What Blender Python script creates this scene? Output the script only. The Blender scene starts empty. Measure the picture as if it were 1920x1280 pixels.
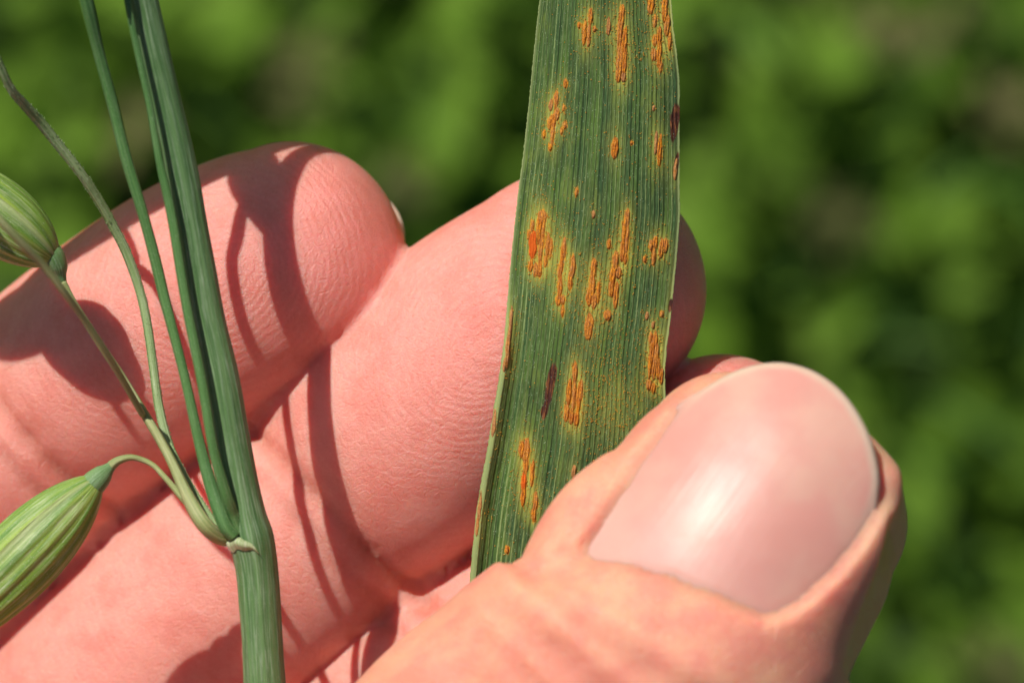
import bpy, math, random
import numpy as np
from mathutils import Vector, kdtree

random.seed(7)
RNG = np.random.default_rng(7)
MM = 0.001
GROUND = -820.0          # ground level in mm below the leaf that is in focus
DCAM = 240.0             # camera distance to the leaf, mm
PXMM = 34.0              # photograph pixels per mm at the leaf
SUN = Vector((-0.38, 0.64, 0.65)).normalized()   # towards the sun

# ------------------------------------------------------------------ camera, world, sun
scene = bpy.context.scene
C = scene.collection
cam = bpy.data.cameras.new("camera")
cam.sensor_width = 36.0
cam.lens = 36.0 * DCAM / (1920.0 / PXMM)
cam.clip_start = 0.01
cam.clip_end = 500.0
cam.dof.use_dof = True
cam.dof.focus_distance = (DCAM - 0.6) * MM
cam.dof.aperture_fstop = cam.lens / 4.1
camo = bpy.data.objects.new("camera", cam)
C.objects.link(camo)
camo.location = (0, 0, (DCAM - GROUND) * MM)
scene.camera = camo

world = bpy.data.worlds.new("World")
scene.world = world
world.use_nodes = True
wn = world.node_tree.nodes
bg = wn["Background"]
sky = wn.new("ShaderNodeTexSky")
sky.sky_type = 'NISHITA'
sky.sun_disc = False
sky.sun_elevation = math.asin(SUN.z)
sky.sun_rotation = math.atan2(SUN.x, SUN.y)
world.node_tree.links.new(sky.outputs[0], bg.inputs[0])
bg.inputs[1].default_value = 0.05

sl = bpy.data.lights.new("sun", 'SUN')
sl.energy = 5.0
sl.angle = math.radians(0.53)
sl.color = (1.0, 0.955, 0.89)
so = bpy.data.objects.new("sun", sl)
C.objects.link(so)
so.location = (-1, 1, 2)
so.rotation_euler = SUN.to_track_quat('Z', 'Y').to_euler()

scene.view_settings.view_transform = 'Standard'
scene.view_settings.look = 'None'
scene.view_settings.gamma = 1.0
scene.view_settings.use_curve_mapping = False
scene.view_settings.exposure = 0.06
scene.cycles.use_denoising = True
scene.cycles.max_bounces = 8
scene.cycles.sample_clamp_indirect = 4.0

# ------------------------------------------------------------------ helpers
def P(px, py, z=0.0):
    """photograph pixel at height z (mm, above the leaf plane) -> mm"""
    f = (DCAM - z) / DCAM
    return np.array(((px - 960.0) / PXMM * f, (640.0 - py) / PXMM * f, z))

def PP(rows):
    return np.array([P(*r[:3]) for r in rows], float)

def nrm(a):
    a = np.asarray(a, float)
    return a / np.maximum(np.linalg.norm(a, axis=-1, keepdims=True), 1e-12)

def catmull(pts, n):
    """resample control rows (any number of columns) by n samples per span"""
    p = np.asarray(pts, float)
    q = np.vstack([2 * p[0] - p[1], p, 2 * p[-1] - p[-2]])
    out = []
    for i in range(len(p) - 1):
        p0, p1, p2, p3 = q[i:i + 4]
        for k in range(n):
            t = k / n
            out.append(0.5 * ((2 * p1) + (-p0 + p2) * t + (2 * p0 - 5 * p1 + 4 * p2 - p3) * t * t + (-p0 + 3 * p1 - 3 * p2 + p3) * t ** 3))
    out.append(p[-1])
    return np.array(out)

def hash3(i, j, k, seed=0):
    h = (i * 374761393 + j * 668265263 + k * 2147483647 + seed * 974634777) & 0xFFFFFFFF
    h = ((h ^ (h >> 13)) * 1274126177) & 0xFFFFFFFF
    h = h ^ (h >> 16)
    return (h & 0xFFFF) / 65535.0

def vnoise(p, scale=1.0, seed=0):
    """value noise 0..1 at points p (n,3)"""
    q = np.asarray(p, float) / scale
    i = np.floor(q).astype(np.int64)
    f = q - i
    f = f * f * (3 - 2 * f)
    r = 0
    for dx in (0, 1):
        for dy in (0, 1):
            for dz in (0, 1):
                w = (f[:, 0] if dx else 1 - f[:, 0]) * (f[:, 1] if dy else 1 - f[:, 1]) * (f[:, 2] if dz else 1 - f[:, 2])
                r = r + w * hash3(i[:, 0] + dx, i[:, 1] + dy, i[:, 2] + dz, seed)
    return r

def sstep(a, b, x):
    t = np.clip((x - a) / (b - a), 0, 1)
    return t * t * (3 - 2 * t)

def make_mesh(name, verts, faces, mat=None, smooth=True, attrs=None, base=(0, 0, 0)):
    """verts in mm; attrs: name -> float per vertex or (n,3) colour"""
    v = (np.asarray(verts, float) - np.asarray(base, float)) * MM
    me = bpy.data.meshes.new(name)
    faces = np.asarray(faces)
    me.vertices.add(len(v))
    me.vertices.foreach_set("co", v.astype(np.float32).ravel())
    n = faces.shape[1]
    me.loops.add(len(faces) * n)
    me.loops.foreach_set("vertex_index", faces.astype(np.int32).ravel())
    me.polygons.add(len(faces))
    me.polygons.foreach_set("loop_start", np.arange(0, len(faces) * n, n, dtype=np.int32))
    me.polygons.foreach_set("loop_total", np.full(len(faces), n, dtype=np.int32))
    me.polygons.foreach_set("use_smooth", np.full(len(faces), smooth))
    me.update(calc_edges=True)
    me.validate()
    for k, a in (attrs or {}).items():
        a = np.asarray(a, np.float32)
        if a.ndim == 1:
            at = me.attributes.new(k, 'FLOAT', 'POINT')
            at.data.foreach_set("value", a)
        else:
            at = me.attributes.new(k, 'FLOAT_VECTOR', 'POINT')
            at.data.foreach_set("vector", a.ravel())
    if mat:
        me.materials.append(mat)
    return me

def link(name, me, parent=None, base=None):
    o = bpy.data.objects.new(name, me)
    C.objects.link(o)
    if parent is not None:
        o.parent = parent
    elif base is not None:
        o.location = ((base[0]) * MM, base[1] * MM, (base[2] - GROUND) * MM)
    return o

def thing(o, label, cat, group=None):
    o['label'] = label
    o['category'] = cat
    if group:
        o['group'] = group
    return o

def grid_faces(nr, nc, wrap=False, off=0):
    i = np.arange(nr - 1)[:, None]
    m = nc if wrap else nc - 1
    j = np.arange(m)[None, :]
    j2 = (j + 1) % nc
    a = i * nc + j
    b = i * nc + j2
    c = (i + 1) * nc + j2
    d = (i + 1) * nc + j
    return np.stack([a, b, c, d], -1).reshape(-1, 4) + off

# ------------------------------------------------------------------ node helpers
class NT:
    def __init__(self, name):
        self.mat = bpy.data.materials.new(name)
        self.mat.use_nodes = True
        self.t = self.mat.node_tree
        self.bsdf = self.t.nodes["Principled BSDF"]
    def node(self, kind, **kw):
        n = self.t.nodes.new(kind)
        for k, v in kw.items():
            setattr(n, k, v)
        return n
    def put(self, sock, v):
        if isinstance(v, bpy.types.NodeSocket):
            self.t.links.new(v, sock)
        else:
            if sock.type == 'RGBA' and len(v) == 3:
                v = (*v, 1)
            sock.default_value = v
    def attr(self, name, vec=False):
        n = self.node("ShaderNodeAttribute", attribute_name=name)
        return n.outputs["Vector" if vec else "Fac"]
    def math(self, op, a, b=0.0, c=0.0, clamp=False):
        n = self.node("ShaderNodeMath", operation=op, use_clamp=clamp)
        self.put(n.inputs[0], a); self.put(n.inputs[1], b); self.put(n.inputs[2], c)
        return n.outputs[0]
    def vmath(self, op, a, b):
        n = self.node("ShaderNodeVectorMath", operation=op)
        self.put(n.inputs[0], a)
        if op == 'SCALE':
            self.put(n.inputs['Scale'], b)
        else:
            self.put(n.inputs[1], b)
        return n.outputs[0]
    def mix(self, f, a, b, mode='MIX'):
        n = self.node("ShaderNodeMix", data_type='RGBA', blend_type=mode)
        self.put(n.inputs[0], f); self.put(n.inputs[6], a); self.put(n.inputs[7], b)
        return n.outputs[2]
    def ramp(self, v, a, b, lo=0.0, hi=1.0, smooth=True):
        n = self.node("ShaderNodeMapRange", interpolation_type='SMOOTHSTEP' if smooth else 'LINEAR')
        self.put(n.inputs[0], v)
        for i, x in enumerate((a, b, lo, hi)):
            n.inputs[i + 1].default_value = x
        return n.outputs[0]
    def mmco(self):
        """object coordinates in mm"""
        tc = self.node("ShaderNodeTexCoord")
        return self.vmath('SCALE', tc.outputs["Object"], 1000.0)
    def comb(self, x, y, z=0.0):
        n = self.node("ShaderNodeCombineXYZ")
        self.put(n.inputs[0], x); self.put(n.inputs[1], y); self.put(n.inputs[2], z)
        return n.outputs[0]
    def noise(self, vec, scale=1.0, detail=2.0, rough=0.5, out='Fac', dist=0.0):
        n = self.node("ShaderNodeTexNoise")
        self.put(n.inputs['Vector'], vec)
        n.inputs['Scale'].default_value = scale
        n.inputs['Detail'].default_value = detail
        n.inputs['Roughness'].default_value = rough
        n.inputs['Distortion'].default_value = dist
        return n.outputs[out]
    def voro(self, vec, scale=1.0, feature='F1', out='Distance'):
        n = self.node("ShaderNodeTexVoronoi", feature=feature)
        self.put(n.inputs['Vector'], vec)
        n.inputs['Scale'].default_value = scale
        return n.outputs[out]
    def bump(self, h, dist_mm, strength=1.0, prev=None):
        n = self.node("ShaderNodeBump")
        self.put(n.inputs['Height'], h)
        n.inputs['Distance'].default_value = dist_mm * MM
        self.put(n.inputs['Strength'], strength)
        if prev is not None:
            self.t.links.new(prev, n.inputs['Normal'])
        return n.outputs[0]
    def set(self, **kw):
        for k, v in kw.items():
            self.put(self.bsdf.inputs[k.replace('_', ' ')], v)

# ------------------------------------------------------------------ materials
def mat_skin():
    m = NT("skin")
    co = m.mmco()
    palm = m.attr("palmar"); red = m.attr("red"); ph = m.attr("ridge"); crz = m.attr("crease")
    n1 = m.noise(co, 0.16, 3, 0.5)
    n2 = m.noise(co, 0.9, 4, 0.6)
    n3 = m.noise(co, 5.0, 3, 0.6)
    palmc = m.mix(red, (0.82, 0.36, 0.285), (0.84, 0.28, 0.235))
    dors = m.mix(m.ramp(n1, 0.35, 0.65), (0.80, 0.40, 0.245), (0.80, 0.33, 0.205))
    c = m.mix(palm, dors, palmc)
    c = m.mix(m.ramp(m.noise(co, 0.33, 3, 0.6), 0.40, 0.66, 0, 0.65), c, (0.74, 0.22, 0.165))
    c = m.mix(m.ramp(n2, 0.35, 0.75, 0, 0.32), c, (0.70, 0.25, 0.19))
    c = m.mix(m.ramp(n3, 0.45, 0.8, 0, 0.16), c, (0.95, 0.66, 0.5))
    c = m.mix(m.math('MULTIPLY', crz, 0.5, clamp=True), c, (0.62, 0.17, 0.10))  # shade of creases and wrinkles painted as darker red
    # friction ridges on the palm side, fine skin grid on the back
    warp = m.math('MULTIPLY', m.noise(co, 0.35, 2, 0.5), 1.1)
    wave = m.math('SINE', m.math('MULTIPLY', m.math('ADD', ph, warp), 2 * math.pi / 0.43))
    broken = m.ramp(m.noise(co, 1.3, 3, 0.6), 0.25, 0.55, 0.35, 1.0)
    ridge = m.math('MULTIPLY', m.math('MULTIPLY', wave, broken), m.math('MULTIPLY', palm, m.ramp(red, 0.12, 0.5, 0.35, 1.0)))
    v1 = m.voro(m.vmath('MULTIPLY', co, (1.0, 1.0, 1.0)), 1.5, 'DISTANCE_TO_EDGE')
    lines = m.ramp(v1, 0.0, 0.09)
    gr = m.noise(co, 8.0, 3, 0.75)
    b = m.bump(ridge, 0.012, 0.8)
    b = m.bump(lines, 0.045, m.math('SUBTRACT', 0.5, m.math('MULTIPLY', palm, 0.2)), b)
    b = m.bump(gr, 0.12, 0.75, b)
    b = m.bump(m.noise(co, 1.6, 3, 0.6), 0.035, 0.5, b)
    c = m.mix(m.math('MULTIPLY', m.math('SUBTRACT', 0.5, m.math('MULTIPLY', ridge, 0.5)), m.math('MULTIPLY', palm, 0.13)), c, (0.62, 0.2, 0.16))
    m.set(Base_Color=c, Roughness=m.ramp(gr, 0.3, 0.75, 0.26, 0.5), Normal=b)
    m.set(Subsurface_Weight=0.85, Subsurface_Radius=(1.0, 0.26, 0.14), Subsurface_Scale=2.0 * MM)
    m.bsdf.inputs['Specular IOR Level'].default_value = 0.85
    m.bsdf.inputs['IOR'].default_value = 1.45
    m.bsdf.subsurface_method = 'RANDOM_WALK'
    return m.mat

def mat_nail():
    m = NT("fingernail")
    co = m.mmco()
    a = m.attr("nail_a"); e = m.attr("nail_e"); u = m.attr("nail_b")
    n1 = m.noise(co, 0.22, 3, 0.5)
    c = m.mix(m.ramp(n1, 0.35, 0.65), (0.60, 0.285, 0.235), (0.62, 0.35, 0.275))
    c = m.mix(m.ramp(a, -0.95, -0.2, 0.25, 0.0), c, (0.66, 0.38, 0.36))
    # free edge
    fe = m.math('MULTIPLY', m.ramp(m.math('ADD', e, m.math('MULTIPLY', m.noise(co, 0.8, 2), 0.25)), 0.35, 0.75, 0.55, 0.0), m.ramp(a, 0.05, 0.55))
    c = m.mix(fe, c, (0.62, 0.52, 0.38))
    st = m.noise(m.comb(m.math('MULTIPLY', u, 9.0), m.math('MULTIPLY', a, 0.5)), 1.0, 3, 0.6)
    b = m.bump(st, 0.035, 0.6)
    b = m.bump(m.noise(co, 0.4, 2, 0.4), 0.14, 0.5, b)
    b = m.bump(m.noise(co, 14, 2, 0.6), 0.006, 0.5, b)
    m.set(Base_Color=c, Roughness=0.38, Normal=b, Subsurface_Weight=0.6, Subsurface_Radius=(1.0, 0.5, 0.4), Subsurface_Scale=1.3 * MM)
    m.bsdf.inputs['IOR'].default_value = 1.42
    return m.mat

def mat_blade():
    m = NT("leaf_blade")
    co = m.mmco()
    u = m.attr("u"); v = m.attr("v"); halo = m.attr("halo"); nec = m.attr("necrosis"); edge = m.attr("edge"); dust = m.attr("dust")
    # each rib of its own strength
    st1 = m.noise(m.comb(m.math('MULTIPLY', u, 60.0), m.math('MULTIPLY', v, 0.05)), 1.0, 2, 0.7)
    st2 = m.noise(m.comb(m.math('MULTIPLY', u, 17.0), m.math('MULTIPLY', v, 0.03), 4.0), 1.0, 1, 0.5)
    rib = m.math('SINE', m.math('MULTIPLY', u, 2 * math.pi * 37))
    rib = m.math('POWER', m.math('MULTIPLY', m.math('ADD', rib, 1.0), 0.5), 3.5)
    patch = m.noise(m.comb(m.math('MULTIPLY', u, 5.0), m.math('MULTIPLY', v, 0.22)), 1.0, 3, 0.6)
    mott = m.noise(m.comb(m.math('MULTIPLY', u, 8.0), m.math('MULTIPLY', v, 0.30), 9.0), 1.0, 4, 0.65)
    base = m.mix(m.ramp(patch, 0.33, 0.67), (0.024, 0.050, 0.010), (0.062, 0.120, 0.016))
    base = m.mix(m.ramp(st2, 0.35, 0.7, 0, 0.75), base, (0.015, 0.050, 0.019))
    fine = m.noise(m.comb(m.math('MULTIPLY', u, 150.0), m.math('MULTIPLY', v, 1.6)), 1.0, 3, 0.7)
    base = m.mix(m.ramp(fine, 0.42, 0.75, 0, 0.6), base, (0.125, 0.205, 0.075))
    ribf = m.math('MULTIPLY', rib, m.ramp(st1, 0.32, 0.66, 0.10, 1.0))
    brk = m.noise(m.comb(m.math('MULTIPLY', u, 90.0), m.math('MULTIPLY', v, 3.0)), 1.0, 2, 0.6)
    ribf = m.math('MULTIPLY', ribf, m.ramp(brk, 0.25, 0.6, 0.35, 1.0))
    c = m.mix(ribf, base, (0.30, 0.40, 0.145))
    c = m.mix(m.ramp(mott, 0.50, 0.72, 0, 0.55), c, (0.15, 0.20, 0.035))
    c = m.mix(m.ramp(m.math('SUBTRACT', st1, m.math('MULTIPLY', rib, 0.25)), 0.40, 0.22, 0, 0.75), c, (0.012, 0.032, 0.010))
    c = m.mix(m.math('MULTIPLY', halo, m.ramp(fine, 0.3, 0.65, 0.55, 1.0), clamp=True), c, (0.42, 0.40, 0.07))
    dn = m.noise(co, 9.0, 3, 0.75)
    dn2 = m.noise(co, 1.6, 2, 0.6)
    dustf = m.math('MULTIPLY', m.ramp(m.math('ADD', m.math('ADD', dn, m.math('MULTIPLY', dn2, 0.5)), m.math('MULTIPLY', dust, 0.16)), 0.99, 1.10), m.ramp(dust, 0.02, 0.6, 0.15, 0.9))
    c = m.mix(dustf, c, (0.42, 0.21, 0.015))
    pw = m.attr('powder')
    c = m.mix(m.ramp(m.math('ADD', pw, m.math('MULTIPLY', m.math('SUBTRACT', fine, 0.5), 2.2)), 0.55, 0.95, 0, 0.85), c, m.mix(m.ramp(dn, 0.35, 0.65), (0.42, 0.13, 0.006), (0.72, 0.30, 0.012)))
    c = m.mix(m.math('MULTIPLY', edge, 0.7), c, (0.30, 0.36, 0.14))
    nn = m.noise(m.comb(m.math('MULTIPLY', u, 75.0), m.math('MULTIPLY', v, 1.2)), 1.0, 3, 0.7)
    nc = m.mix(m.ramp(nn, 0.48, 0.68), (0.045, 0.014, 0.010), (0.24, 0.09, 0.028))
    c = m.mix(m.ramp(m.math('ADD', nec, m.math('MULTIPLY', m.math('SUBTRACT', nn, 0.5), 0.5)), 0.28, 0.55), c, nc)
    # tiny glassy papillae strung along the ribs
    pap = m.voro(m.comb(m.math('MULTIPLY', u, 74.0), m.math('MULTIPLY', v, 7.0)), 1.0)
    papf = m.ramp(pap, 0.10, 0.26, 0.75, 0.0)
    pm = m.ramp(m.noise(co, 2.2, 2), 0.4, 0.65, 0.15, 1.0)
    papf = m.math('MULTIPLY', papf, pm)
    c = m.mix(papf, c, (0.34, 0.44, 0.28))
    b = m.bump(ribf, 0.05, 0.6)
    b = m.bump(fine, 0.05, 0.6, b)
    b = m.bump(papf, 0.05, 0.7, b)
    m.set(Base_Color=c, Roughness=0.6, Normal=b)
    m.bsdf.inputs['Specular IOR Level'].default_value = 0.16
    return m.mat

def mat_rust():
    m = NT("rust_powder")
    co = m.mmco()
    lip = m.attr("lip"); tint = m.attr("tint"); bright = m.attr("bright"); ac = m.attr("across"); al = m.attr("along")
    n1 = m.noise(co, 12.0, 3, 0.7)
    n2 = m.noise(co, 3.0, 3, 0.7)
    st = m.noise(m.comb(m.math('MULTIPLY', ac, 7.0), m.math('MULTIPLY', al, 0.9), tint), 1.0, 3, 0.7)
    c = m.mix(m.ramp(n2, 0.3, 0.7), (0.68, 0.18, 0.004), (1.0, 0.40, 0.010))
    c = m.mix(m.ramp(n1, 0.35, 0.62, 0.6, 0.0), c, (0.26, 0.062, 0.006))
    tan = m.mix(m.ramp(n1, 0.3, 0.7), (0.33, 0.14, 0.045), (0.62, 0.36, 0.16))
    f = m.math('MAXIMUM', m.ramp(m.math('ADD', lip, m.math('MULTIPLY', n2, 0.3)), 0.72, 1.0), m.ramp(m.math('ADD', st, m.math('MULTIPLY', tint, 0.12)), 0.46, 0.60, 0, 0.85))
    c = m.mix(f, c, tan)
    c = m.mix(m.ramp(m.noise(m.comb(m.math('MULTIPLY', ac, 9.0), m.math('MULTIPLY', al, 0.5), 7.0), 1.0, 2, 0.6), 0.44, 0.34, 0, 0.85), c, (0.17, 0.035, 0.006))  # dark streaks painted as shaded clefts in the powder
    c = m.mix(bright, c, m.mix(m.ramp(n1, 0.3, 0.7), (0.70, 0.10, 0.008), (0.85, 0.16, 0.012)))
    b = m.bump(n1, 0.07, 0.8)
    b = m.bump(st, 0.12, 0.8, b)
    m.set(Base_Color=c, Roughness=0.72, Normal=b)
    m.bsdf.inputs['Specular IOR Level'].default_value = 0.25
    return m.mat

def mat_plain(name, col, col2=None, rough=0.7):
    m = NT(name)
    co = m.mmco()
    c = m.mix(m.ramp(m.noise(co, 3.0, 3), 0.35, 0.65), col, col2 or col)
    m.set(Base_Color=c, Roughness=rough)
    return m.mat

def mat_stalk(name, lo, hi, pale, stripes=9.0, scab=0.3, patchy=0.5):
    """green stalk: lengthwise veins, waxy bloom; attributes around (0..1) and along (mm)"""
    m = NT(name)
    co = m.mmco()
    ar = m.attr("around"); al = m.attr("along")
    ang = m.math('MULTIPLY', ar, 2 * math.pi)
    cx = m.math('MULTIPLY', m.math('COSINE', ang), stripes)
    cy = m.math('MULTIPLY', m.math('SINE', ang), stripes)
    st = m.noise(m.comb(cx, cy, m.math('MULTIPLY', al, 0.10)), 0.7, 3, 0.6)
    fine = m.noise(m.comb(m.math('MULTIPLY', cx, 2.6), m.math('MULTIPLY', cy, 2.6), m.math('MULTIPLY', al, 0.35)), 0.9, 3, 0.7)
    pt = m.noise(co, 0.55, 3, 0.6)
    c = m.mix(m.ramp(st, 0.36, 0.64), lo, hi)
    bl = m.math('MULTIPLY', m.ramp(fine, 0.42, 0.72), m.ramp(pt, 0.3, 0.7, patchy * 0.4, patchy + 0.25))
    c = m.mix(bl, c, pale)
    gn = m.noise(co, 11.0, 2, 0.7)
    c = m.mix(m.ramp(gn, 0.58, 0.75, 0, scab), c, (0.45, 0.52, 0.36))
    c = m.mix(m.math('MULTIPLY', m.attr('margin'), 0.5), c, (0.50, 0.58, 0.30))
    b = m.bump(fine, 0.10, 0.7)
    b = m.bump(gn, 0.05, 0.5, b)
    m.set(Base_Color=c, Roughness=0.46, Normal=b, Subsurface_Weight=0.12, Subsurface_Radius=(0.4, 0.6, 0.2), Subsurface_Scale=0.5 * MM)
    m.bsdf.inputs['Specular IOR Level'].default_value = 0.4
    return m.mat

def mat_ground():
    m = NT("soil")
    tc = m.node("ShaderNodeTexCoord")
    co = tc.outputs["Object"]
    n = m.noise(co, 14.0, 6, 0.6)
    f = m.noise(co, 0.8, 5, 0.6)
    c = m.mix(m.ramp(n, 0.35, 0.7), (0.045, 0.070, 0.014), (0.10, 0.105, 0.030))
    c = m.mix(m.ramp(f, 0.40, 0.55, 0.25, 0.85), c, (0.035, 0.085, 0.014))
    m.set(Base_Color=c, Roughness=0.95, Normal=m.bump(n, 20, 0.6))
    return m.mat

def mat_leafy(name, cols):
    m = NT(name)
    t = m.attr("tone")
    c = m.mix(m.ramp(t, 0.0, 0.5), cols[0], cols[1])
    c = m.mix(m.ramp(t, 0.5, 1.0), c, cols[2])
    m.set(Base_Color=c, Roughness=0.75)
    m.bsdf.inputs["Specular IOR Level"].default_value = 0.2
    # thin leaves let the sun glow through
    tr = m.node("ShaderNodeBsdfTranslucent")
    m.put(tr.inputs[0], m.mix(0.5, c, (0.10, 0.22, 0.02)))
    ms = m.node("ShaderNodeMixShader")
    ms.inputs[0].default_value = 0.3
    out = m.t.nodes["Material Output"]
    m.t.links.new(m.bsdf.outputs[0], ms.inputs[1])
    m.t.links.new(tr.outputs[0], ms.inputs[2])
    m.t.links.new(ms.outputs[0], out.inputs[0])
    return m.mat

SKIN = mat_skin()
NAIL = mat_nail()
BLADE = mat_blade()
RUST = mat_rust()
STEM = mat_stalk("stem_green", (0.052, 0.125, 0.034), (0.115, 0.22, 0.074), (0.30, 0.39, 0.25), 5.0, 0.2, 0.65)
PED_GREEN = mat_stalk("pedicel_green", (0.045, 0.14, 0.03), (0.10, 0.23, 0.06), (0.22, 0.34, 0.15), 2.5, 0.5, 0.5)
PED_ROUGH = mat_stalk("pedicel_pale", (0.10, 0.20, 0.045), (0.24, 0.34, 0.13), (0.48, 0.54, 0.34), 2.2, 0.9, 0.7)
PED_YELLOW = mat_stalk("pedicel_straw", (0.13, 0.20, 0.05), (0.30, 0.33, 0.12), (0.48, 0.42, 0.24), 2.0, 0.5, 0.6)
GLUME = mat_stalk("glume_green", (0.085, 0.20, 0.022), (0.27, 0.38, 0.045), (0.42, 0.48, 0.24), 5.5, 0.7, 0.75)
GLUME_PALE = mat_stalk("glume_margin", (0.25, 0.34, 0.10), (0.42, 0.46, 0.22), (0.60, 0.60, 0.42), 4.0, 0.4, 0.5)
CALLUS = mat_stalk("callus_green", (0.09, 0.19, 0.05), (0.18, 0.29, 0.10), (0.30, 0.42, 0.28), 3.0, 0.6, 0.6)
COLLAR = mat_stalk("collar_bract", (0.26, 0.34, 0.13), (0.50, 0.53, 0.32), (0.62, 0.62, 0.45), 3.0, 0.4, 0.6)

# ------------------------------------------------------------------ the ground and what grows on it
def build_ground():
    n = 81
    t = np.linspace(-1, 1, n)
    g = np.sign(t) * np.abs(t) ** 4 * 150000.0 + t * 500
    X, Y = np.meshgrid(g, g, indexing='ij')
    p = np.stack([X.ravel(), Y.ravel(), np.zeros(n * n)], 1)
    p[:, 2] = (vnoise(p, 90, 3) - 0.5) * 22 * np.exp(-np.linalg.norm(p[:, :2], axis=1) / 3000)
    base = (0, 0, GROUND)
    p[:, 2] += GROUND
    o = link("ground", make_mesh("ground", p, grid_faces(n, n), mat_ground(), base=base), None, base)
    o['kind'] = 'structure'

def leaf_cloud(name, centers, dirs, normals, L, W, tone, mat, kind='oval'):
    """many thin leaves in one mesh; each 4 stations x 3 across"""
    n = len(centers)
    T = nrm(dirs)
    N = nrm(normals - (normals * T).sum(1, keepdims=True) * T)
    S = np.cross(N, T)
    prof = {'oval': [(0, .08), (.25, .85), (.6, 1.0), (.88, .55), (1, .02)],
            'blade': [(0, .7), (.3, 1.0), (.6, .8), (.85, .45), (1, .03)]}[kind]
    rows = []
    for (s, w) in prof:
        bend = -0.28 * s * s
        c = centers + T * (L * s)[:, None] + N * (L * bend)[:, None]
        for k in (-1, 0, 1):
            rows.append(c + S * (W * w * 0.5 * k)[:, None] + N * (0.14 * W * abs(k) * w)[:, None])
    V = np.stack(rows, 1)                       # n, 15, 3
    f = grid_faces(5, 3)
    F = (f[None] + (np.arange(n) * 15)[:, None, None]).reshape(-1, 4)
    return make_mesh(name, V.reshape(-1, 3), F, mat, attrs={"tone": np.repeat(tone, 15)}, base=(0, 0, GROUND))

def bgpos(px, py, h):
    return P(px, py, GROUND + h)

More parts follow.
